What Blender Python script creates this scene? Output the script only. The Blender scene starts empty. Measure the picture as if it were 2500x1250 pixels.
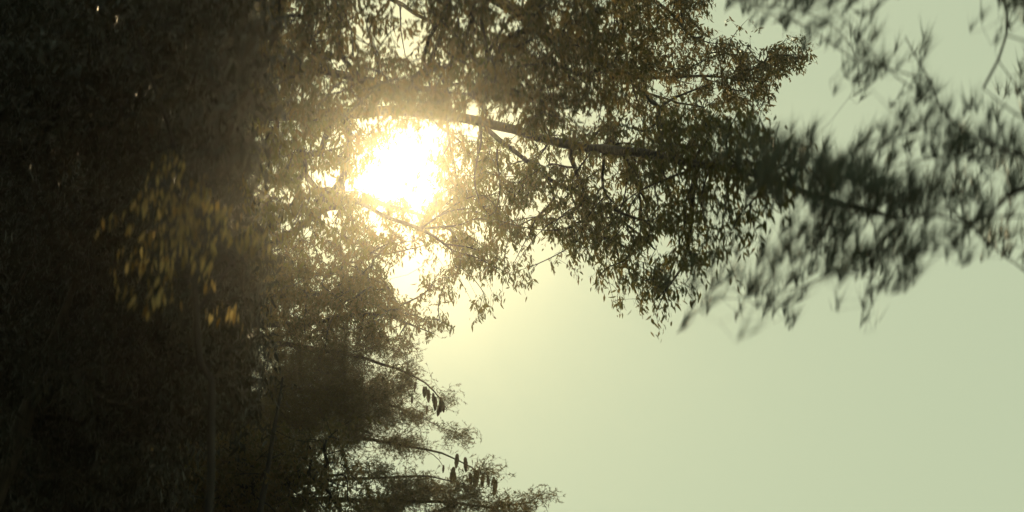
import bpy, math, random
import numpy as np
from mathutils import Vector, Matrix

# ------------------------------------------------------------------ camera
SC = bpy.context.scene
COL = SC.collection
R = math.radians
FPX = 2945.0                      # focal length in photograph pixels
PITCH = R(33.0)
CAM = np.array([0.0, 0.0, 1.6])
RIGHT = np.array([1.0, 0.0, 0.0])
FWD = np.array([0.0, math.cos(PITCH), math.sin(PITCH)])
UP = np.array([0.0, -math.sin(PITCH), math.cos(PITCH)])

cd = bpy.data.cameras.new('camera')
cam = bpy.data.objects.new('camera', cd)
COL.objects.link(cam)
cam.location = CAM
cam.rotation_euler = (R(90) + PITCH, 0, 0)
cd.sensor_width = 36.0
cd.lens = 36.0 * FPX / 2500.0
cd.clip_start = 0.05
cd.clip_end = 2000.0
cd.dof.use_dof = True
cd.dof.focus_distance = 14.5
cd.dof.aperture_fstop = 0.85
cd.dof.aperture_ratio = 2.2
SC.camera = cam

def P(px, py, d):
    """world point on the line of sight of a photograph position, d metres deep"""
    return CAM + d * (FWD + RIGHT * ((px - 1250.0) / FPX) - UP * ((py - 625.0) / FPX))

# ------------------------------------------------------------------ sky and sun
sdir = P(1000, 415, 1.0) - CAM
sdir = sdir / np.linalg.norm(sdir)
SUN_EL = math.asin(sdir[2])
SUN_AZ = math.atan2(sdir[0], sdir[1])
world = bpy.data.worlds.new('World')
SC.world = world
world.use_nodes = True
wt = world.node_tree
wt.nodes.clear()
w_out = wt.nodes.new('ShaderNodeOutputWorld')
w_bg = wt.nodes.new('ShaderNodeBackground')
w_sky = wt.nodes.new('ShaderNodeTexSky')
w_sky.sky_type = 'NISHITA'
w_sky.sun_disc = False
w_sky.sun_elevation = SUN_EL
w_sky.sun_rotation = SUN_AZ
w_sky.dust_density = 3.0
# overexposure put into the sky colour: bright parts level off at pale green
def w_vec(op, a, b):
    n_ = wt.nodes.new('ShaderNodeVectorMath'); n_.operation = op
    for k_, v_ in enumerate((a, b)):
        if isinstance(v_, tuple): n_.inputs[k_].default_value = v_
        else: wt.links.new(v_, n_.inputs[k_])
    return n_.outputs[0]
w_half = w_vec('ADD', w_sky.outputs[0], (0.35, 0.35, 0.35))
w_level = w_vec('DIVIDE', w_sky.outputs[0], w_half)
w_col = w_vec('MULTIPLY', w_level, (5.35, 6.15, 4.12))
w_bg.inputs[1].default_value = 0.1
wt.links.new(w_col, w_bg.inputs[0])
wt.links.new(w_bg.outputs[0], w_out.inputs[0])

sl = bpy.data.lights.new('sun', 'SUN')
sl.energy = 4.5
sl.angle = R(0.6)
sl.color = (1.0, 0.75, 0.40)
sun = bpy.data.objects.new('sun', sl)
COL.objects.link(sun)
sun.location = (0, 0, 40)
sun.rotation_euler = Vector(-sdir).to_track_quat('-Z', 'Y').to_euler()

SC.view_settings.view_transform = 'Standard'
SC.view_settings.look = 'None'
SC.view_settings.exposure = 0.0
SC.view_settings.gamma = 1.0
SC.view_settings.use_curve_mapping = False
SC.cycles.max_bounces = 6
SC.cycles.transmission_bounces = 4
SC.cycles.volume_bounces = 1
SC.cycles.sample_clamp_indirect = 4.0

HAZE_DENSITY = 0.00115
HAZE_G = 0.93

V = np.array
rng = np.random.default_rng(11)
random.seed(5)

# ------------------------------------------------------------------ helpers
def tag(o, label=None, cat=None, group=None, kind=None):
    if label: o['label'] = label
    if cat: o['category'] = cat
    if group: o['group'] = group
    if kind: o['kind'] = kind
    return o

def mesh_np(name, verts, quads=None, tris=None, smooth=False):
    me = bpy.data.meshes.new(name)
    verts = np.asarray(verts, dtype=np.float32).reshape(-1, 3)
    loops, starts, totals = [], [], []
    n = 0
    for arr, k in ((tris, 3), (quads, 4)):
        if arr is None or len(arr) == 0:
            continue
        arr = np.asarray(arr, dtype=np.int32).reshape(-1, k)
        loops.append(arr.ravel())
        starts.append(n + np.arange(len(arr), dtype=np.int32) * k)
        totals.append(np.full(len(arr), k, dtype=np.int32))
        n += arr.size
    loops = np.concatenate(loops); starts = np.concatenate(starts); totals = np.concatenate(totals)
    me.vertices.add(len(verts)); me.vertices.foreach_set('co', verts.ravel())
    me.loops.add(len(loops)); me.loops.foreach_set('vertex_index', loops)
    me.polygons.add(len(starts)); me.polygons.foreach_set('loop_start', starts)
    me.polygons.foreach_set('loop_total', totals)
    if smooth:
        me.polygons.foreach_set('use_smooth', np.ones(len(starts), dtype=bool))
    me.update(calc_edges=True)
    return me

def link(name, me, mat, parent=None, base=None):
    if mat is not None and len(me.materials) == 0:
        me.materials.append(mat)
    o = bpy.data.objects.new(name, me)
    COL.objects.link(o)
    if parent is not None:
        o.parent = parent
        o.location = -np.array(base)
    return o

def unit(v):
    return v / np.maximum(np.linalg.norm(v, axis=-1, keepdims=True), 1e-9)

class Tubes:
    """collects tapered tubes along polylines"""
    def __init__(s):
        s.v, s.q, s.n = [], [], 0
    def add(s, pts, rad, sides=5, rough=0.0):
        pts = np.asarray(pts, float); rad = np.asarray(rad, float)
        t = unit(np.gradient(pts, axis=0))
        ref = np.array([0.31, 0.17, 0.93]) if abs(t[0][2]) < 0.8 else np.array([0.95, 0.2, 0.1])
        a = unit(np.cross(t, ref)); b = np.cross(t, a)
        ang = np.arange(sides) * 2 * math.pi / sides
        rr = rad[:, None] * (1 + rough * rng.uniform(-1, 1, (len(pts), sides)))
        ring = pts[:, None] + rr[..., None] * (a[:, None] * np.cos(ang)[None, :, None] + b[:, None] * np.sin(ang)[None, :, None])
        m = len(pts)
        s.v.append(ring.reshape(-1, 3))
        i = np.arange(m - 1)[:, None] * sides; j = np.arange(sides)[None]
        k = (j + 1) % sides
        s.q.append(np.stack([i + j, i + k, i + sides + k, i + sides + j], -1).reshape(-1, 4) + s.n)
        s.n += m * sides
    def mesh(s, name):
        return mesh_np(name, np.concatenate(s.v), quads=np.concatenate(s.q), smooth=True)

def smooth_line(pts, step=0.22, wob=0.0):
    """Catmull-Rom through control points (columns x, y, z, radius)"""
    pts = np.asarray(pts, float)
    ext = np.vstack([2 * pts[0] - pts[1], pts, 2 * pts[-1] - pts[-2]])
    out = []
    for i in range(1, len(ext) - 2):
        p0, p1, p2, p3 = ext[i - 1:i + 3]
        n = max(2, int(np.linalg.norm((p2 - p1)[:3]) / step))
        for t in np.arange(n) / n:
            out.append(0.5 * (2 * p1 + (p2 - p0) * t + (2 * p0 - 5 * p1 + 4 * p2 - p3) * t * t + (3 * p1 - p0 - 3 * p2 + p3) * t ** 3))
    out.append(ext[-2])
    out = np.array(out)
    if wob:
        k = np.cumsum(rng.normal(0, 1, (len(out), 3)), 0)
        k -= np.linspace(0, 1, len(out))[:, None] * k[-1]
        out[:, :3] += wob * k * np.minimum(1, np.sqrt(1 / max(1, len(out)) * 12))
    out[:, 3] = np.maximum(out[:, 3], 0.0015)
    return out

# ------------------------------------------------------------------ materials
def new_mat(name):
    m = bpy.data.materials.new(name); m.use_nodes = True
    nt = m.node_tree; nt.nodes.clear()
    return m, nt, nt.nodes.new('ShaderNodeOutputMaterial')

def leaf_material(name, cols, trans, tcols=None, rough=0.5):
    """thin leaf: diffuse front, translucent body, hue differs leaf by leaf"""
    m, nt, out = new_mat(name)
    N, L = nt.nodes.new, nt.links.new
    geo = N('ShaderNodeNewGeometry'); oi = N('ShaderNodeObjectInfo')
    add = N('ShaderNodeMath'); add.operation = 'ADD'
    fr = N('ShaderNodeMath'); fr.operation = 'FRACT'
    L(geo.outputs['Random Per Island'], add.inputs[0]); L(oi.outputs['Random'], add.inputs[1]); L(add.outputs[0], fr.inputs[0])
    def ramp(cs):
        r = N('ShaderNodeValToRGB')
        el = r.color_ramp.elements
        while len(el) < len(cs): el.new(0.5)
        for i, c in enumerate(cs):
            el[i].position = i / (len(cs) - 1); el[i].color = (*c, 1)
        L(fr.outputs[0], r.inputs[0])
        return r
    r1 = ramp(cols); r2 = ramp(tcols or cols)
    tc = N('ShaderNodeTexCoord'); nz = N('ShaderNodeTexNoise'); nz.inputs['Scale'].default_value = 60
    L(tc.outputs['Object'], nz.inputs['Vector'])
    mul = N('ShaderNodeMix'); mul.data_type = 'RGBA'; mul.blend_type = 'MULTIPLY'; mul.inputs[0].default_value = 0.5
    L(r1.outputs[0], mul.inputs[6]); L(nz.outputs['Color'], mul.inputs[7])
    pb = N('ShaderNodeBsdfPrincipled'); pb.inputs['Roughness'].default_value = rough
    pb.inputs['Specular IOR Level'].default_value = 0.25
    L(mul.outputs[2], pb.inputs['Base Color'])
    tr = N('ShaderNodeBsdfTranslucent'); L(r2.outputs[0], tr.inputs[0])
    mx = N('ShaderNodeMixShader'); mx.inputs[0].default_value = trans
    L(pb.outputs[0], mx.inputs[1]); L(tr.outputs[0], mx.inputs[2]); L(mx.outputs[0], out.inputs[0])
    return m

def bark_material(name, c1, c2, scale=6):
    m, nt, out = new_mat(name)
    N, L = nt.nodes.new, nt.links.new
    tc = N('ShaderNodeTexCoord'); mp = N('ShaderNodeMapping'); mp.inputs['Scale'].default_value = (1, 1, 0.25)
    nz = N('ShaderNodeTexNoise'); nz.inputs['Scale'].default_value = scale * 4; nz.inputs['Detail'].default_value = 6
    L(tc.outputs['Object'], mp.inputs[0]); L(mp.outputs[0], nz.inputs['Vector'])
    cr = N('ShaderNodeValToRGB'); cr.color_ramp.elements[0].color = (*c1, 1); cr.color_ramp.elements[1].color = (*c2, 1)
    cr.color_ramp.elements[0].position = 0.35; cr.color_ramp.elements[1].position = 0.7
    L(nz.outputs[0], cr.inputs[0])
    bp = N('ShaderNodeBump'); bp.inputs['Strength'].default_value = 0.6; bp.inputs['Distance'].default_value = 0.02
    L(nz.outputs[0], bp.inputs['Height'])
    pb = N('ShaderNodeBsdfPrincipled'); pb.inputs['Roughness'].default_value = 0.9
    L(cr.outputs[0], pb.inputs['Base Color']); L(bp.outputs[0], pb.inputs['Normal']); L(pb.outputs[0], out.inputs[0])
    return m

M_BARK = bark_material('grey_brown_bark', (0.018, 0.015, 0.011), (0.065, 0.052, 0.038))
M_TWIG = bark_material('dark_thin_bark', (0.008, 0.007, 0.006), (0.022, 0.018, 0.014))
M_PBARK = bark_material('conifer_bark', (0.025, 0.017, 0.012), (0.09, 0.06, 0.04), 9)
M_CONE = bark_material('cone_scales', (0.05, 0.03, 0.018), (0.16, 0.10, 0.055), 20)
G1, G2, G3 = (0.05, 0.065, 0.03), (0.075, 0.09, 0.035), (0.085, 0.08, 0.035)
M_OLIVE = leaf_material('olive_leaf', [G1, G2, (0.045, 0.055, 0.02), G3], 0.35,
                        [(0.16, 0.15, 0.03), (0.22, 0.2, 0.04), (0.3, 0.2, 0.05)])
M_BROWN = leaf_material('turning_leaf', [(0.04, 0.045, 0.018), (0.05, 0.042, 0.018), (0.07, 0.048, 0.02), (0.045, 0.05, 0.02)], 0.4,
                        [(0.12, 0.12, 0.035), (0.18, 0.15, 0.05), (0.26, 0.18, 0.065), (0.12, 0.12, 0.035)])
M_GOLD = leaf_material('golden_leaf', [(0.1, 0.07, 0.02), (0.14, 0.08, 0.025), (0.08, 0.06, 0.02)], 0.72,
                       [(0.10, 0.06, 0.02), (0.75, 0.6, 0.24), (0.12, 0.08, 0.02), (0.85, 0.62, 0.25), (0.2, 0.12, 0.035)])
M_SHADED = leaf_material('shaded_leaf', [(0.012, 0.017, 0.011), (0.016, 0.021, 0.012), (0.018, 0.018, 0.012)], 0.12,  # shade and vignette of the left side put into the leaf colour
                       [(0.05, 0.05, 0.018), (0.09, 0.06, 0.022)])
M_NEEDLE = leaf_material('conifer_needle', [(0.03, 0.045, 0.022), (0.045, 0.055, 0.024), (0.07, 0.055, 0.022)], 0.3,
                         [(0.12, 0.13, 0.035), (0.25, 0.19, 0.06), (0.3, 0.19, 0.06)])
M_PINE = leaf_material('pine_needle', [(0.05, 0.085, 0.06), (0.065, 0.1, 0.07), (0.09, 0.09, 0.06)], 0.2,
                       [(0.1, 0.15, 0.09), (0.2, 0.18, 0.1)], 0.45)

# ------------------------------------------------------------------ ground
def ground_height(x, y):
    return 0.12 * np.sin(x * 0.31 + 1.3) * np.cos(y * 0.27) + 0.05 * np.sin(x * 1.1) * np.sin(y * 0.9 + 2) - 0.05

g = 121
gx = np.linspace(-1, 1, g); gx = np.sign(gx) * np.abs(gx) ** 2 * 160
X, Y = np.meshgrid(gx, gx, indexing='ij')
gv = np.stack([X, Y, ground_height(X, Y)], -1).reshape(-1, 3)
ii, jj = np.meshgrid(np.arange(g - 1), np.arange(g - 1), indexing='ij')
a = (ii * g + jj).ravel()
m, nt, out = new_mat('forest_floor')
N, L = nt.nodes.new, nt.links.new
tc = N('ShaderNodeTexCoord'); nz = N('ShaderNodeTexNoise'); nz.inputs['Scale'].default_value = 3.0; nz.inputs['Detail'].default_value = 8
L(tc.outputs['Object'], nz.inputs['Vector'])
cr = N('ShaderNodeValToRGB')
cr.color_ramp.elements[0].color = (0.02, 0.022, 0.01, 1); cr.color_ramp.elements[1].color = (0.07, 0.05, 0.028, 1)
L(nz.outputs[0], cr.inputs[0])
pb = N('ShaderNodeBsdfPrincipled'); pb.inputs['Roughness'].default_value = 0.95
bp = N('ShaderNodeBump'); bp.inputs['Distance'].default_value = 0.05; L(nz.outputs[0], bp.inputs['Height']); L(bp.outputs[0], pb.inputs['Normal'])
L(cr.outputs[0], pb.inputs['Base Color']); L(pb.outputs[0], out.inputs[0])
tag(link('ground', mesh_np('ground', gv, quads=np.stack([a, a + g, a + g + 1, a + 1], -1), smooth=True), m), kind='structure')

# ------------------------------------------------------------------ foliage cover seen from the clearing
# one digit for every 50 x 50 pixels of the photograph: how densely leaves cover the sky there
COVER = """
99999999999999999655599877969699786100000000000000
99999999999999897735899889999999885110000000000000
99999999978799898773489999999999865565620000000000
99999999989899898768588999999999885899862000000000
99999999999999977999988999898995447888430000000000
99999999999999999989997899997878867776200000000000
99999999999999998875654534986778999986310000000000
99999999999999977830276675568779999875300000000000
99999999999999777610278987865699789998753000000000
99999999999967877620289989688655778876400000000000
99999999999885886667689896679967975755300000000000
99999999999775868877659687789976985564000000000000
99999999999999889974359753148876586530000000000000
99999999999999999982046654003568573200000000000000
99999999999999999995352410000048731000000000000000
99999999999999999999712200000003200000000000000000
99999999999999999986341200000000000000000000000000
99999999999998999865100000000000000000000000000000
99999999999999989855300000000000000000000000000000
99999999999999899974330000000000000000000000000000
99999999999999999985410000000000000000000000000000
99999999999999977855443000000000000000000000000000
99999999999989985221112300000000000000000000000000
99999999999999985556544310000000000000000000000000
99999999999999868766665544300000000000000000000000
""".split()
NEAR = """
00000000000000000000000000000000002445651231000148
00000000000000000000000000000000000223462330000025
00000000000000000000000000000000000001355251000001
00000000000000000000000000000000000000124635301000
00000000000000000000000000000000000000001322531320
00000000000000000000000000000000000000000000253335
00000000000000000000000000000000000000345433378222
00000000000000000000000000000000000505678545675465
00000000000000000000000000000000000567899944655556
00000000000000000000000000000000000045789996777643
00000000000000000000000000000000000245458998854543
00000000000000000000000000000000000324557578633662
00000000000000000000000000000000000435664588533553
00000000000000000000000000000000003446656576322211
00000000000000000000000000000000044544444466310000
00000000000000000000000000000000023432221232000000
""".split()
for r_ in COVER + NEAR: assert len(r_) == 50, (r_, len(r_))
COVER = np.array([[int(c) for c in r_] for r_ in COVER], float)
NEAR = np.array([[int(c) for c in r_] for r_ in NEAR] + [[0] * 50] * 9, float)
FRAC = np.array([0, 0.06, 0.15, 0.27, 0.4, 0.53, 0.66, 0.79, 0.91, 0.988])

GOLD = [(350, 500, 22, 40, .5), (385, 475, 30, 60, .5), (470, 470, 40, 60, .35), (400, 560, 35, 50, .5), (440, 530, 25, 40, .5), (500, 500, 18, 45, .6),
        (485, 590, 35, 50, .7), (430, 655, 50, 35, .7), (510, 640, 50, 50, .5), (580, 600, 50, 45, .4), (420, 750, 25, 40, .4), (465, 805, 20, 20, .6),
        (540, 775, 35, 20, .6), (590, 680, 40, 50, .25), (605, 285, 25, 15, .2), (330, 15, 25, 15, .12)]

def owner(px, py):
    """which tree carries the leaves at this place"""
    jx, jy = rng.normal(0, 28), rng.normal(0, 28)
    x, y = px + jx, py + jy
    if y > 1040:
        if x < 420: return 'dark_low'
        if x < 860 and y > 1090 and rng.random() < 0.7: return 'shrub'
        if py > 1128 or px < 600: return 'spruce_low'
        return 'spruce_high'
    if y > 840:
        return 'spruce_high' if x > 600 else 'dark_low'
    if x < 620:
        g_ = 0.0
        for cx, cy, rx, ry, q in GOLD: g_ = max(g_, 0.3 * q * math.exp(-((px - cx) / rx) ** 2 - ((py - cy) / ry) ** 2))
        if rng.random() < g_: return 'sapling'
        return 'dark_high' if y < 430 else 'dark_mid'
    if y < 300: return 'brown'
    if y > 580 and x < 1085: return 'round'
    if x < 1235: return 'sun'
    if y < 285: return 'brown'
    return 'limb'

DEPTH = {  # metres from the clearing, at left and right end of the crown, and spread
    'limb': lambda x: np.interp(x, [1100, 1500, 1800, 2100], [14.5, 12.5, 8.5, 5.8]),
    'brown': lambda x: np.interp(x, [600, 1200, 1450, 1650, 1950], [9.0, 8.5, 9.5, 14.0, 14.5]),
    'sun': lambda x: np.interp(x, [600, 780, 950, 1250], [9, 11.5, 16, 15.0]),
    'round': lambda x: 17.0, 'sapling': lambda x: 5.9, 'shrub': lambda x: 11.5,
    'spruce_high': lambda x: 16.5, 'spruce_low': lambda x: 14.0,
    'dark_high': lambda x: np.interp(x, [0, 350, 620], [10, 8.5, 7]), 'dark_mid': lambda x: np.interp(x, [0, 350, 620], [11, 10, 9.8]), 'dark_low': lambda x: 9.5, 'pine': lambda x: 5.2}
SPREAD = {'limb': 1.0, 'brown': 0.9, 'sun': 1.4, 'round': 1.2, 'sapling': 0.7, 'shrub': 0.6, 'spruce_high': 1.0,
          'spruce_low': 0.8, 'dark_high': 1.3, 'dark_mid': 1.5, 'dark_low': 1.3, 'pine': 1.4}

# ------------------------------------------------------------------ leaf geometry
LEAFV = np.array([[0, 0, 0], [0.34, -0.5, 0.10], [0.34, 0.5, 0.10], [0.7, -0.33, 0.02], [0.7, 0.33, 0.02], [1.0, 0.0, -0.22]])

def leaf_frames(d, nrm):
    d = unit(d); s = unit(np.cross(nrm, d)); n = np.cross(d, s)
    return d, s, n

def leaves_mesh(name, pos, d, nrm, ln, wd):
    d, s, n = leaf_frames(d, nrm)
    V = pos[:, None] + LEAFV[None, :, 0:1] * (ln[:, None, None] * d[:, None]) + LEAFV[None, :, 1:2] * (wd[:, None, None] * s[:, None]) \
        + LEAFV[None, :, 2:3] * (0.5 * ln[:, None, None] * n[:, None])
    b = np.arange(len(pos))[:, None, None] * 6
    tris = (np.array([[0, 1, 2], [3, 5, 4]])[None] + b).reshape(-1, 3)
    quads = (np.array([[1, 3, 4, 2]])[None] + b).reshape(-1, 4)
    return mesh_np(name, V.reshape(-1, 3), quads=quads, tris=tris)

def needles_mesh(name, pos, d, nrm, ln, wd):
    d, s, n = leaf_frames(d, nrm)
    V = np.stack([pos - s * wd[:, None] * 0.5, pos + s * wd[:, None] * 0.5, pos + d * ln[:, None] + n * (ln * 0.06)[:, None]], 1)
    return mesh_np(name, V.reshape(-1, 3), tris=np.arange(len(pos) * 3).reshape(-1, 3))

LEAF_SHAPES = {}
def one_leaf_mesh(mat):
    k = mat.name
    if k not in LEAF_SHAPES:
        me = mesh_np('single_leaf', LEAFV * np.array([1, 0.26, 0.5]), tris=[[0, 1, 2], [3, 5, 4]], quads=[[1, 3, 4, 2]])
        me.materials.append(mat); LEAF_SHAPES[k] = me
    return LEAF_SHAPES[k]

# ------------------------------------------------------------------ a tree grown from its limbs to its sprays
def px_line(rows):
    return np.array([[*P(x, y, d), r] for x, y, d, r in rows])

def grow_tree(name, label, cat, base, trunk, limbs, sprays, kind, mat, bark, leaf_len, group=None,
              sag=0.06, single=260, tr_=1.0, reach=9.0, hang=(0, 0, -1.0), hang_w=1.0, spread=0.55, twig_len=0.17, needle_w=0.005, wratio=0.26):
    base = np.array([base[0], base[1], float(ground_height(base[0], base[1]))])
    root = bpy.data.objects.new(name, None); COL.objects.link(root); root.location = base
    root.empty_display_size = 0.5
    tag(root, label, cat, group)
    # trunk and limbs
    tr = smooth_line(np.vstack([[*(base - [0, 0, 0.25]), trunk[0][3] * 1.35], trunk]), 0.3, 0.012)
    t = Tubes(); t.add(tr[:, :3], tr[:, 3], 10, 0.07); link('trunk', t.mesh('trunk'), bark, root, base)
    nodes = [tr[2:, :3]]; radii = [tr[2:, 3]]
    for lb in limbs:
        lb = np.asarray(lb, float)
        allp = np.concatenate(nodes); ar = np.concatenate(radii)
        dd = np.linalg.norm(allp - lb[0, :3], axis=1) - 0.8 * np.minimum(allp[:, 2] - lb[0, 2], 0) * 0.5
        k = int(np.argmin(dd))
        if np.linalg.norm(allp[k] - lb[0, :3]) > 0.05:
            lb = np.vstack([[*allp[k], min(ar[k] * 0.7, lb[0, 3] * 1.25)], lb])
        s = smooth_line(lb, 0.2, 0.010)
        t = Tubes(); t.add(s[:, :3], s[:, 3], 8, 0.10); link('limb', t.mesh('limb'), bark, root, base)
        nodes.append(s[1:, :3]); radii.append(s[1:, 3])
    # branches: every spray joins the nearest wood
    S = np.array([q[:3] for q in sprays]); cnt = np.array([q[3] for q in sprays], int)
    fixed = np.concatenate(nodes)
    cap = len(fixed) + len(S) * 6
    allp = np.zeros((cap, 3)); par = np.full(cap, -1); nn = len(fixed); allp[:nn] = fixed
    d0 = np.array([np.min(np.sum((fixed - s) ** 2, 1)) for s in S])
    order = np.argsort(d0)
    end = {}
    for i in order:
        s = S[i]
        df = allp[:nn] - s
        dist = np.sqrt(np.sum(df ** 2, 1)) + 0.25 * np.maximum(-df[:, 2], 0)
        k = int(np.argmin(dist)); L_ = np.linalg.norm(allp[k] - s)
        if L_ > reach:
            cnt[i] = 0; continue          # nothing near enough to hang this spray on
        m_ = int(min(5, max(1, L_ / 0.25)))
        prev = k
        for q in range(1, m_ + 1):
            f = q / m_
            p = allp[k] * (1 - f) + s * f
            p[2] += sag * L_ * math.sin(math.pi * f)
            if q < m_: p += rng.normal(0, 0.09 * L_ / m_ + 0.005, 3)
            allp[nn] = p; par[nn] = prev; prev = nn; nn += 1
        end[i] = prev
    w = np.zeros(nn)
    for i, e in end.items(): w[e] += 1
    for j in range(nn - 1, len(fixed) - 1, -1):
        if par[j] >= 0: w[par[j]] += w[j]
    rad = 0.0026 * tr_ * np.maximum(w, 1) ** (0.5 if tr_ == 1.0 else 0.4)
    kids = {}
    for j in range(len(fixed), nn): kids.setdefault(int(par[j]), []).append(j)
    lead = np.full(nn, -1)
    for k_, ks in kids.items():
        if k_ >= len(fixed): lead[k_] = max(ks, key=lambda z: w[z])
    idx = np.arange(len(fixed), nn); has = lead[idx] >= 0; mid = idx[has]
    for _ in range(5):                       # ease the kinks out of the young wood
        allp[mid] = 0.5 * allp[mid] + 0.25 * allp[par[mid]] + 0.25 * allp[lead[mid]]
    for i, e in end.items(): S[i] = allp[e]
    stack = [(k, c) for k in kids if k < len(fixed) for c in kids[k]]
    fine = Tubes(); nb = 0
    while stack:
        k, c = stack.pop()
        chain = [k, c]
        while c in kids:
            ks = sorted(kids[c], key=lambda z: -w[z])
            for z in ks[1:]: stack.append((c, z))
            c = ks[0]; chain.append(c)
        pts = allp[chain]; rr = rad[chain].copy(); rr[0] = rr[1]
        rr[-1] *= 0.6
        if rr[0] > 0.0085 and nb < 60 and len(chain) > 3:
            t = Tubes(); t.add(pts, rr, 6, 0.08); link('branch', t.mesh('branch'), bark, root, base); nb += 1
        else:
            fine.add(pts, rr, 3)
    # leaves in sprays
    pos, dr, isol = [], [], []
    for i in range(len(S)):
        s = S[i]; n = cnt[i]
        if n <= 0: continue
        tdir = rng.normal(0, 1, 3); tdir[2] *= 0.35; tdir = tdir / np.linalg.norm(tdir)
        if kind == 'broad':
            tdir = unit(tdir + np.array([0.15, 0, -0.45]))
            tl = twig_len * rng.uniform(0.5, 1.2)
            f = np.sort(rng.uniform(0.0, 1.0, n))
            tw = s + f[:, None] * tl * tdir + np.array([0, 0, -1]) * (f ** 2 * tl * 0.35)[:, None]
            fine.add(np.array([s, s + tdir * tl * 0.5 + [0, 0, -0.09 * tl], s + tdir * tl + [0, 0, -0.35 * tl]]), [0.0026, 0.002, 0.0012], 3)
            off = rng.normal(0, 0.035, (n, 3))
            pos.append(tw + off * (0.4 + leaf_len * 4))
            dr.append(np.array(hang) * hang_w + rng.normal(0, spread, (n, 3)))
        else:
            ns = max(1, n // 16)
            for _ in range(ns):
                h = np.array(hang, float)
                sd = unit(tdir + rng.normal(0, 0.7, 3) + h * hang_w)
                tl = twig_len * rng.uniform(0.4, 1.1)
                o_ = s + rng.normal(0, 0.5 * twig_len, 3) * np.array([1, 1, 0.7])
                fine.add(np.array([s, o_, o_ + sd * tl]), V([0.0022, 0.002, 0.0012]) * tr_, 3)
                q = max(2, n // ns); f = rng.uniform(0.05, 1, q)
                pos.append(o_ + f[:, None] * tl * sd)
                rd = rng.normal(0, 1, (q, 3))
                dr.append(unit(rd) * spread + sd * (0.9 if hang_w < 1.5 else 0.35) + h * (0.0 if hang_w < 1.5 else 0.75))
    link('twig_mass', fine.mesh('twig_mass'), bark, root, base)['kind'] = 'stuff'
    pos = np.concatenate(pos); dr = unit(np.concatenate(dr)); n = len(pos)
    nrm = rng.normal(0, 1, (n, 3))
    ln = leaf_len * rng.uniform(0.5, 1.3, n)
    if kind == 'broad':
        wd = ln * wratio * rng.uniform(0.75, 1.25, n)
        # the leaves that stand out most against the sky are objects of their own
        rel = pos - CAM; dep = rel @ FWD
        px = rel @ RIGHT / dep * FPX + 1250; py = 625 - rel @ UP / dep * FPX
        ok = (px > 0) & (px < 2500) & (py > 0) & (py < 1250)
        cv = COVER[np.clip(py / 50, 0, 24).astype(int), np.clip(px / 50, 0, 49).astype(int)]
        score = ln / dep - cv * 0.0006 - (~ok) * 9
        pick = np.argsort(-score)[:single]
        mask = np.zeros(n, bool); mask[pick] = True
        D, Sd, Nn = leaf_frames(dr[pick], nrm[pick])
        lm = one_leaf_mesh(mat)
        for j, k in enumerate(pick):
            o = bpy.data.objects.new('leaf', lm)
            COL.objects.link(o); o.parent = root
            mt = Matrix(((D[j][0], Sd[j][0], Nn[j][0], 0), (D[j][1], Sd[j][1], Nn[j][1], 0), (D[j][2], Sd[j][2], Nn[j][2], 0), (0, 0, 0, 1)))
            o.matrix_local = Matrix.Translation(pos[k] - base) @ mt @ Matrix.Scale(ln[k], 4)
        kp = ~mask
        o = link('foliage', leaves_mesh('foliage', pos[kp], dr[kp], nrm[kp], ln[kp], wd[kp]), mat, root, base)
    else:
        o = link('foliage', needles_mesh('foliage', pos, dr, nrm, ln, np.full(n, needle_w)), mat, root, base)
    o['kind'] = 'stuff'
    return root, base

# ------------------------------------------------------------------ scatter sprays over the cover
LEAF = {'limb': 0.078, 'brown': 0.075, 'sun': 0.09, 'round': 0.085, 'sapling': 0.07, 'shrub': 0.06,
        'spruce_high': 0.036, 'spruce_low': 0.036, 'dark_high': 0.10, 'dark_mid': 0.10, 'dark_low': 0.09, 'pine': 0.125}
sprays = {k: [] for k in DEPTH}
def leaf_px(own, d):
    s = (FPX / d) ** 2
    if own.startswith('spruce'): return 0.5 * LEAF[own] * 0.0055 * s * 0.3
    if own == 'pine': return 0.5 * LEAF[own] * 0.003 * s * 0.9
    return LEAF[own] ** 2 * 0.26 * 0.58 * 0.62 * s

def cover_at(M, px, py):
    x = min(max(px / 50 - 0.5, 0), 48.999); y = min(max(py / 50 - 0.5, 0), 23.999)
    i, j = int(y), int(x); fy, fx = y - i, x - j
    return M[i, j] * (1 - fy) * (1 - fx) + M[i, j + 1] * (1 - fy) * fx + M[i + 1, j] * fy * (1 - fx) + M[i + 1, j + 1] * fy * fx

CK = [(rng.uniform(0, 2 * math.pi), rng.uniform(0.75, 1.5), rng.uniform(0, 6.28)) for _ in range(10)]
def _cn(px, py, near):
    wl = 105.0 if not near else 150.0
    return sum(math.sin((px * math.cos(a_) * 0.8 + py * math.sin(a_)) * 2 * math.pi * f_ / wl + p_ + (2 if near else 0)) for a_, f_, p_ in CK)
CQ = [np.sort([_cn(rng.uniform(0, 2500), rng.uniform(0, 1250), k_) for _ in range(4000)]) for k_ in (False, True)]
def clump(px, py, near):
    return np.searchsorted(CQ[int(near)], _cn(px, py, near)) / 4000.0

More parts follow.
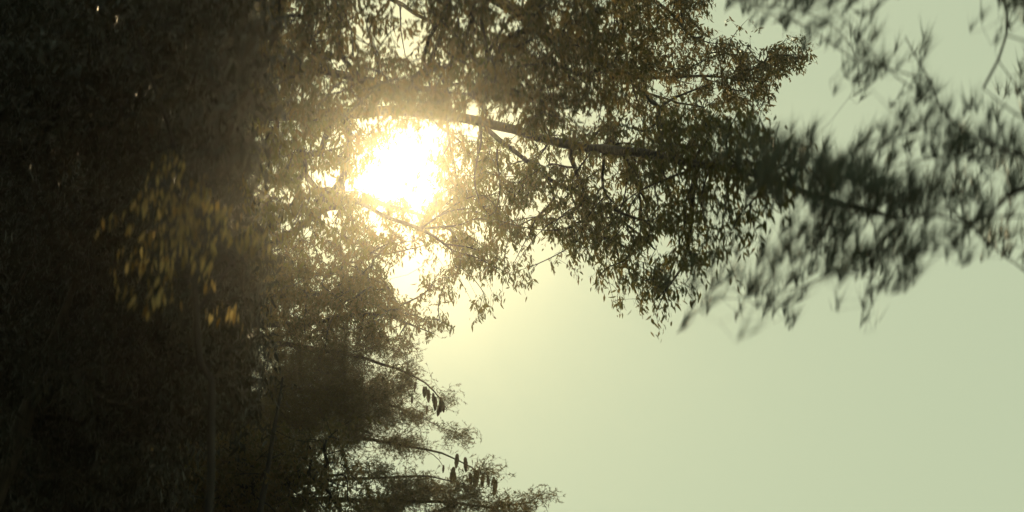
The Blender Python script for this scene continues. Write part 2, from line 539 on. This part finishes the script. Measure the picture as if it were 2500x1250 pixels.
# openings in the foliage where the sky shows
GAPS = [(985, 62, 34, 40), (1062, 76, 26, 13), (790, 240, 26, 16), (855, 242, 32, 12), (905, 92, 50, 24), (965, 145, 45, 22), (870, 138, 22, 20), (780, 350, 24, 16),
        (832, 335, 22, 15), (688, 540, 22, 26), (722, 500, 22, 14), (640, 478, 22, 12), (812, 552, 30, 16), (790, 440, 30, 24), (1222, 290, 38, 10),
        (1238, 345, 30, 18), (1422, 292, 26, 42), (1612, 215, 48, 22), (702, 26, 14, 9), (535, 132, 26, 9), (495, 150, 12, 12), (595, 165, 10, 14), (550, 185, 10, 14), (690, 60, 16, 16), (785, 110, 12, 22),
        (870, 30, 18, 16), (900, 10, 20, 20), (1840, 572, 38, 34), (2100, 560, 44, 36), (1292, 520, 16, 24), (1350, 532, 26, 12), (1177, 560, 20, 22), (1212, 592, 14, 22), (1010, 640, 56, 28), (890, 290, 18, 6), (945, 272, 14, 8),
        (1490, 440, 30, 25), (1380, 395, 26, 18), (1310, 375, 26, 14), (1540, 300, 20, 25), (1700, 600, 40, 30), (2160, 400, 40, 50), (1990, 250, 120, 90), (1890, 400, 30, 14), (2290, 560, 30, 22), (1640, 480, 20, 16), (1740, 455, 30, 18)]
def in_gap(px, py, grow=1.0):
    for gx_, gy_, rx_, ry_ in GAPS:
        if ((px - gx_) / rx_) ** 2 + ((py - gy_) / ry_) ** 2 < grow: return True
    return False

for M, near in ((COVER, False), (NEAR, True)):
    for r_ in range(-2, 27):
        for c_ in range(-2, 72 if near else 52):
            v = M[min(max(r_, 0), 24), min(max(c_, 0), 49)]
            if near and c_ > 50 and r_ < 18: v = 4 + (r_ * 7 + c_ * 3) % 3       # the pine goes on beyond the picture
            inside = 0 <= r_ < 25 and 0 <= c_ < 50
            if v == 0: continue
            cov = FRAC[int(v)]
            keep = min(1.0, cov + (0.06 if v < 9 else 1.0))       # leaves gather in clumps and leave gaps between them
            need = -math.log(max(0.004, 1 - cov / keep)) * 2500.0 * keep * (1.75 if near else 1.05)
            if v >= 9 and inside and c_ < 12: need *= 1.5
            if (r_ > 16 and c_ > 12): need *= 0.75 if v >= 8 else 1.1
            own0 = 'pine' if near else owner(c_ * 50 + 25, r_ * 50 + 25)
            per = 14 if near else (60 if own0.startswith('spruce') else 13)
            while need > 0:
                px = c_ * 50 + rng.uniform(0, 50); py = r_ * 50 + rng.uniform(0, 50)
                if (keep < 1 and clump(px, py, near) > keep) or in_gap(px, py - 8):
                    need -= 12
                    continue
                own = 'pine' if near else owner(px, py)
                jt = 24 if near else 9
                px += rng.normal(0, jt); py += rng.normal(0, jt)
                per = 48 if own == 'pine' else (64 if own.startswith('spruce') else 13)
                d = DEPTH[own](px) + rng.normal(0, 0.5) * SPREAD[own]
                if own == 'pine': d = max(3.4, d)
                a_ = leaf_px(own, d)
                k = int(min(per, max(2, need / a_ + rng.random())))
                need -= k * a_ if k * a_ > 1 else 1
                lift = 0.12 if own not in ('pine', 'spruce_high', 'spruce_low') else 0.0
                p = P(px, py, d) + np.array([0, 0, lift])
                sprays[own].append((*p, k))
print({k: (len(v), sum(q[3] for q in v)) for k, v in sprays.items()})

def trunk_line(b, pts):
    return [[*p, r] for p, r in pts]

# ------------------------------------------------------------------ the trees
V = np.array
grow_tree('broadleaf_tree', 'tall broadleaf tree whose long dark limb crosses right of the sun', 'tree', (-5.2, 10.6),
          [[-5.0, 10.7, 3.5, .17], [-4.7, 10.9, 7.0, .14], [-4.3, 11.0, 9.6, .10], [-4.0, 11.2, 12.2, .04]],
          [px_line([(430, 300, 15.0, .085), (620, 285, 15.2, .075), (860, 280, 15.2, .07), (960, 268, 15.0, .066), (1130, 288, 14.6, .06), (1250, 316, 14, .055),
                    (1390, 352, 12.8, .05), (1560, 372, 11.2, .043), (1700, 398, 9.8, .036), (1850, 425, 8.4, .030), (1970, 465, 7.2, .024), (2090, 505, 6.3, .017), (2190, 532, 5.8, .009)]),
           px_line([(1190, 318, 14.3, .032), (1262, 376, 14.1, .028), (1335, 432, 13.8, .024), (1440, 490, 13.4, .02), (1525, 545, 13, .015), (1600, 610, 12.6, .008)]),
           px_line([(1393, 360, 12.8, .03), (1400, 405, 12.9, .026), (1425, 468, 13.1, .018), (1452, 520, 13.3, .01)]),
           px_line([(1704, 402, 9.8, .028), (1692, 480, 10.0, .024), (1684, 570, 10.3, .019), (1662, 655, 10.6, .012), (1605, 730, 10.9, .006)]),
           px_line([(1690, 415, 9.9, .012), (1590, 452, 10.4, .009), (1500, 512, 11.0, .005)]),
           px_line([(1620, 385, 10.8, .03), (1622, 330, 11.2, .026), (1612, 268, 11.6, .02), (1650, 240, 11.8, .014), (1735, 205, 12, .006)]),
           px_line([(1612, 268, 11.6, .018), (1560, 212, 12.0, .012), (1500, 150, 12.4, .006)])],
          sprays['limb'], 'broad', M_OLIVE, M_BARK, LEAF['limb'], reach=1.5, spread=0.42)

grow_tree('broadleaf_tree', 'broadleaf tree with browning leaves at the top, right of the sun', 'tree', (-6.3, 12.8),
          [[-6.0, 12.6, 4, .18], [-5.4, 12.0, 8, .14], [-4.6, 11.2, 11.5, .11], [-3.4, 10.2, 14, .07]],
          [px_line([(300, 60, 11, .05), (520, 110, 9.5, .04), (760, 160, 9, .028), (950, 205, 8.7, .018), (1150, 230, 8.6, .008)]),
           px_line([(500, -330, 12.5, .09), (800, -180, 11.5, .08), (1080, -70, 10.5, .06), (1280, 40, 10.2, .05), (1420, 130, 10.8, .04), (1500, 178, 12.5, .03), (1590, 192, 13.8, .022), (1720, 186, 14.2, .016), (1860, 200, 14.4, .008)]),
           px_line([(1080, -70, 10.5, .045), (1400, -60, 12.5, .035), (1600, 10, 13.6, .02), (1690, 90, 14, .01)]),
           px_line([(1500, 178, 12.5, .02), (1600, 235, 13.8, .014), (1720, 262, 14.3, .008)])],
          sprays['brown'], 'broad', M_BROWN, M_BARK, LEAF['brown'], reach=1.5, spread=0.5)

grow_tree('broadleaf_tree', 'hazy backlit broadleaf tree with the sun shining through its crown', 'tree', (-8.2, 15.8),
          [[-7.8, 15.9, 4, .2], [-7.2, 15.8, 8, .17], [-6.5, 15.5, 11.5, .13], [-5.4, 15, 15, .07]],
          [px_line([(420, 640, 17, .07), (600, 620, 17, .06), (700, 580, 17, .05), (780, 522, 17, .045), (850, 488, 17, .04), (930, 494, 17, .03), (1050, 530, 17, .02), (1150, 600, 17, .01)]),
           px_line([(500, 120, 16, .07), (700, 170, 16.5, .05), (850, 180, 17, .04), (1000, 215, 17, .03), (1150, 200, 16, .015)]),
           px_line([(600, -120, 16, .06), (820, -40, 16, .04), (960, 0, 15.5, .03), (1040, 48, 15.2, .02), (1150, 90, 15, .01)]),
           px_line([(975, 15, 15.5, .010), (978, 70, 15.5, .008), (990, 140, 15.6, .005)]),
           px_line([(735, 560, 16.8, .006), (739, 500, 14.5, .007), (737, 420, 14, .008), (740, 330, 14, .009), (700, 180, 15.5, .01)]),
           px_line([(792, 600, 14.2, .005), (778, 500, 14, .006), (765, 400, 14, .007), (760, 200, 15.5, .009)])],
          sprays['sun'], 'broad', M_OLIVE, M_BARK, LEAF['sun'], reach=1.9, spread=0.38)

grow_tree('broadleaf_tree', 'bushy broadleaf tree below the sun with ragged right edge', 'tree', (-5.6, 14.6),
          [[-5.4, 14.6, 3, .15], [-5.0, 14.5, 6, .12], [-4.5, 14.3, 9, .09], [-4.2, 14.2, 11, .05]],
          [px_line([(500, 760, 17, .06), (700, 720, 17, .045), (860, 710, 17, .02), (950, 705, 17, .006)]),
           px_line([(560, 800, 16.5, .05), (760, 790, 17, .035), (930, 770, 17, .02), (1060, 815, 16.8, .008)])],
          sprays['round'], 'broad', M_BROWN, M_BARK, LEAF['round'], reach=1.5, spread=0.6)

b = P(510, 1350, 6.0)
grow_tree('young_tree', 'slender young tree with golden backlit leaves in the dark left half', 'tree', (float(P(560, 1500, 5.6)[0]), float(P(560, 1500, 5.6)[1])),
          [[*P(520, 1200, 6.0), .021], [*P(492, 900, 6.3), .018], [*P(478, 700, 6.4), .0155], [*P(463, 560, 6.5), .014], [*P(438, 430, 6.6), .0125],
           [*P(402, 285, 6.7), .011], [*P(370, 185, 6.8), .009], [*P(338, 100, 6.9), .006]],
          [px_line([(470, 620, 6.4, .008), (430, 540, 6.2, .006), (370, 470, 6.0, .003)]),
           px_line([(484, 760, 6.4, .008), (560, 640, 6.6, .006), (640, 560, 6.8, .003)])],
          sprays['sapling'], 'broad', M_GOLD, M_TWIG, LEAF["sapling"], spread=0.14, twig_len=0.3, wratio=0.15)

grow_tree('small_tree', 'small tree of olive brown leaves at the bottom, left of the spruce bough tips', 'tree', (-2.5, 9.6),
          [[-2.45, 9.7, 2, .06], [-2.3, 9.9, 4, .045], [-2.2, 10.0, 5.6, .025], [-2.15, 10.1, 6.8, .01]],
          [px_line([(600, 1240, 11.5, .02), (700, 1180, 11.5, .014), (800, 1130, 11.5, .006)])],
          sprays['shrub'], 'broad', M_BROWN, M_TWIG, LEAF['shrub'], spread=0.9, twig_len=0.2, wratio=0.4)

def cone_mesh():
    n, sd = 9, 8
    vs, qs = [], []
    for i in range(n):
        f = i / (n - 1)
        r = 0.105 * math.sin(math.pi * min(1, 0.12 + 0.86 * f)) ** 0.7 + 0.004
        if i % 2: r *= 1.18
        for j in range(sd):
            a_ = (j + 0.5 * (i % 2)) * 2 * math.pi / sd
            vs.append((r * math.cos(a_), r * math.sin(a_), -f))
    for i in range(n - 1):
        for j in range(sd):
            qs.append((i * sd + j, i * sd + (j + 1) % sd, (i + 1) * sd + (j + 1) % sd, (i + 1) * sd + j))
    me = mesh_np('cone', vs, quads=qs); me.materials.append(M_CONE)
    return me
CONE = cone_mesh()
def hang_cones(root, base, places, depth):
    for x, y, s in places:
        x += rng.normal(0, 4); y += rng.normal(0, 5); s *= rng.uniform(0.62, 1.0)
        p = P(x, y, depth + rng.normal(0, 0.12)) - base
        o = bpy.data.objects.new('cone', CONE); COL.objects.link(o); o.parent = root
        o.location = p; o.scale = (s * 1.25, s * 1.25, s)
        o.rotation_euler = (rng.normal(0, 0.14), rng.normal(0, 0.14), rng.uniform(0, 6))

rt, bs = grow_tree('spruce_tree', 'tall spruce whose cone-hung boughs reach over the pale sky at lower left', 'tree', (-4.9, 12.6),
          [[-4.85, 12.6, 4, .17], [-4.8, 12.6, 8, .13], [-4.7, 12.6, 11.5, .08], [-4.65, 12.6, 14.5, .02]],
          [px_line([(560, 830, 16, .045), (700, 845, 16.3, .035), (850, 868, 16.5, .026), (930, 890, 16.5, .02), (1010, 920, 16.5, .014), (1060, 955, 16.5, .010), (1092, 1000, 16.5, .004)]),
           px_line([(620, 1020, 16, .04), (780, 1052, 16.4, .03), (860, 1070, 16.5, .024), (950, 1086, 16.5, .02), (1080, 1108, 16.5, .013), (1150, 1142, 16.5, .009), (1215, 1186, 16.5, .004)]),
           px_line([(620, 930, 16, .04), (800, 965, 16.5, .025), (950, 990, 16.5, .012), (1050, 1030, 16.5, .004)]),
           px_line([(1040, 1098, 16.5, .006), (1070, 1120, 16.5, .005), (1084, 1142, 16.5, .003)])],
          sprays['spruce_high'], 'needle', M_NEEDLE, M_PBARK, LEAF['spruce_high'], spread=0.85, hang=(0.35, 0, 0.05), hang_w=0.6, twig_len=0.15, needle_w=0.0065, sag=0.03, tr_=0.5)
hang_cones(rt, bs, [(1003, 925, .19), (1014, 930, .22), (1028, 940, .2), (1040, 948, .24), (1047, 952, .22), (1056, 958, .24), (1064, 966, .23), (1071, 972, .25),
                    (1078, 978, .26), (1084, 986, .22), (912, 925, .14), (958, 925, .13), (989, 925, .15), (998, 932, .14), (1008, 965, .14), (1045, 985, .16),
                    (1118, 1105, .22), (1133, 1116, .24), (1112, 1142, .26), (1107, 1150, .24), (1120, 1172, .16), (1126, 1176, .2), (1082, 1138, .13),
                    (1144, 1160, .19), (1166, 1148, .28), (1170, 1150, .22), (1186, 1158, .26), (1193, 1165, .24), (1199, 1164, .3), (1204, 1170, .22), (930, 930, .12)], 16.4)
rt, bs = grow_tree('spruce_tree', 'spruce with long flat bough along the bottom edge, tip turned up', 'tree', (-3.5, 11.2),
          [[-3.5, 11.2, 3, .14], [-3.45, 11.25, 6, .10], [-3.4, 11.3, 8.5, .06], [-3.4, 11.3, 10.5, .02]],
          [px_line([(620, 1200, 13.6, .035), (800, 1213, 14, .028), (950, 1220, 14, .022), (1100, 1224, 14, .016), (1200, 1238, 14, .010), (1290, 1225, 14, .006), (1334, 1192, 14, .003)]),
           px_line([(700, 1190, 13.8, .02), (880, 1170, 14, .016), (1050, 1165, 14, .01), (1130, 1180, 14, .004)])],
          sprays['spruce_low'], 'needle', M_NEEDLE, M_PBARK, LEAF['spruce_low'], spread=0.85, hang=(0.6, 0, 0.35), hang_w=0.8, twig_len=0.13, needle_w=0.0065, sag=0.03, tr_=0.5)

grow_tree('dark_tree', 'near black leafy tree filling the upper left corner', 'tree', (-4.6, 7.2),
          [[-4.5, 7.3, 3, .16], [-4.3, 7.4, 6, .13], [-3.9, 7.6, 8.5, .09], [-3.6, 7.8, 10.5, .04]],
          [px_line([(60, 330, 10, .06), (250, 250, 10, .04), (450, 180, 10.2, .025), (600, 120, 10.4, .01)]),
           px_line([(50, 120, 10, .05), (250, 60, 10, .03), (480, 20, 10, .012)])],
          sprays['dark_high'], 'broad', M_SHADED, M_BARK, LEAF['dark_high'], group=None, spread=0.5)
grow_tree('dark_tree', 'near black leafy tree at the left edge, halfway up', 'tree', (-5.4, 9.2),
          [[-5.35, 9.3, 2.5, .15], [-5.2, 9.4, 5, .12], [-5.0, 9.4, 7.2, .08], [-4.9, 9.5, 9, .03]],
          [px_line([(20, 700, 11, .05), (220, 640, 11, .035), (400, 600, 11, .02), (560, 540, 11.2, .01)]),
           px_line([(20, 850, 11, .045), (220, 800, 11, .03), (450, 760, 11, .012)])],
          sprays['dark_mid'], 'broad', M_SHADED, M_BARK, LEAF['dark_mid'], spread=0.5)
grow_tree('dark_tree', 'near black leafy tree filling the lower left corner', 'tree', (-3.9, 7.6),
          [[-3.85, 7.7, 2, .13], [-3.7, 7.8, 4, .10], [-3.5, 7.9, 5.5, .06], [-3.4, 8.0, 6.6, .02]],
          [px_line([(80, 1100, 9.5, .04), (280, 1060, 9.5, .025), (520, 980, 9.6, .01)])],
          sprays['dark_low'], 'broad', M_SHADED, M_BARK, LEAF['dark_low'], spread=0.6)

grow_tree('pine_tree', 'near pine with blurred long-needled boughs at the right edge', 'tree', (3.7, 3.6),
          [[3.65, 3.65, 2.5, .14], [3.6, 3.7, 5.2, .11], [3.55, 3.75, 7.5, .07], [3.5, 3.8, 9.5, .02]],
          [px_line([(2620, 330, 4.54, .022), (2520, 435, 4.69, .016), (2440, 485, 4.76, .0075), (2392, 527, 4.83, .0065), (2300, 528, 4.97, .0055), (2210, 526, 5.11, .005), (2120, 600, 5.40, .004), (1960, 690, 5.68, .003), (1780, 730, 5.96, .0015)]),
           px_line([(2640, 540, 4.54, .012), (2500, 523, 4.69, .005), (2392, 529, 4.83, .004)]),
           px_line([(2640, 240, 4.69, .012), (2500, 280, 4.83, .005), (2400, 215, 5.11, .002)]),
           px_line([(2560, 380, 4.54, .01), (2400, 330, 4.69, .006), (2330, 300, 4.97, .005), (2270, 200, 5.25, .004), (2210, 90, 5.40, .002)]),
           px_line([(2270, 200, 5.25, .004), (2080, 150, 5.54, .003), (1960, 60, 5.68, .002), (1840, 10, 5.82, .001)]),
           px_line([(2640, -120, 4.54, .012), (2480, 20, 4.69, .005)]),
           px_line([(2210, 526, 5.11, .005), (2130, 450, 5.40, .005), (2000, 420, 5.68, .004), (1850, 400, 5.96, .002)])],
          sprays['pine'], 'needle', M_PINE, M_PBARK, LEAF['pine'], spread=0.42, hang=(0.5, 0.0, 0.95), hang_w=1.7, twig_len=0.07, needle_w=0.0034, sag=0.02, tr_=0.4)

# ------------------------------------------------------------------ the wood behind and the added shading leaves around: one mass nobody could count
def wood_points():
    out = []
    # behind the left half of the view
    for _ in range(16000):
        px = rng.uniform(-500, 640); d = rng.uniform(19, 27)
        top = 20 + (0 if px < 430 else -(px - 430) * 0.0)
        py = rng.uniform(-300, 1500)
        if px > 600 + 50 * math.sin(py * 0.012) or in_gap(px, py, 2.5): continue
        out.append(P(px, py, d))
    # unseen leaves added left of and behind the clearing to block skylight
    for _ in range(16000):
        a_ = rng.uniform(R(165), R(312)); d = rng.uniform(6.5, 12)
        z = rng.uniform(0.3, 13) ** 1.0
        out.append(np.array([math.cos(a_) * d * 0 + d * math.sin(a_), d * math.cos(a_), z]))
    # low brush out to the right, below the frame
    for _ in range(2500):
        a_ = rng.uniform(R(-20), R(160)); d = rng.uniform(14, 30)
        out.append(np.array([d * math.sin(a_), d * math.cos(a_), rng.uniform(0, 4.5)]))
    return np.array(out)
wp = wood_points()
n = len(wp) * 9
pos = np.repeat(wp, 9, 0) + rng.normal(0, 0.35, (n, 3))
pos[:, 2] = np.maximum(pos[:, 2], 0.05)
ln = rng.uniform(0.16, 0.3, n)
o = link('woodland_and_shade_leaves', leaves_mesh('woodland_and_shade_leaves', pos, V([0, 0, -0.6]) + rng.normal(0, 0.6, (n, 3)), rng.normal(0, 1, (n, 3)), ln, ln * 0.5), M_SHADED)
tag(o, 'dark dense woodland behind the left side trees, with unseen leaves added around the clearing for shade', 'woodland', kind='stuff')

# ------------------------------------------------------------------ haze
hm, nt, out = new_mat('glare_haze')
pv = nt.nodes.new('ShaderNodeVolumePrincipled')  # volume added to give the lens glare round the sun
pv.inputs['Color'].default_value = (0.96, 0.97, 0.88, 1)
pv.inputs['Density'].default_value = HAZE_DENSITY
pv.inputs['Anisotropy'].default_value = HAZE_G
nt.links.new(pv.outputs[0], out.inputs['Volume'])
hx, z0, z1 = 165.0, -1.4, 24.0
hv = [(sx * hx, sy * hx, z) for z in (z0, z1) for sx, sy in ((-1, -1), (1, -1), (1, 1), (-1, 1))]
hz = link('haze', mesh_np('haze', hv, quads=[(0, 3, 2, 1), (4, 5, 6, 7), (0, 1, 5, 4), (1, 2, 6, 5), (2, 3, 7, 6), (3, 0, 4, 7)]), hm)
tag(hz, 'pale haze added around the trees to imitate lens glare of the sun', 'haze', kind='stuff')
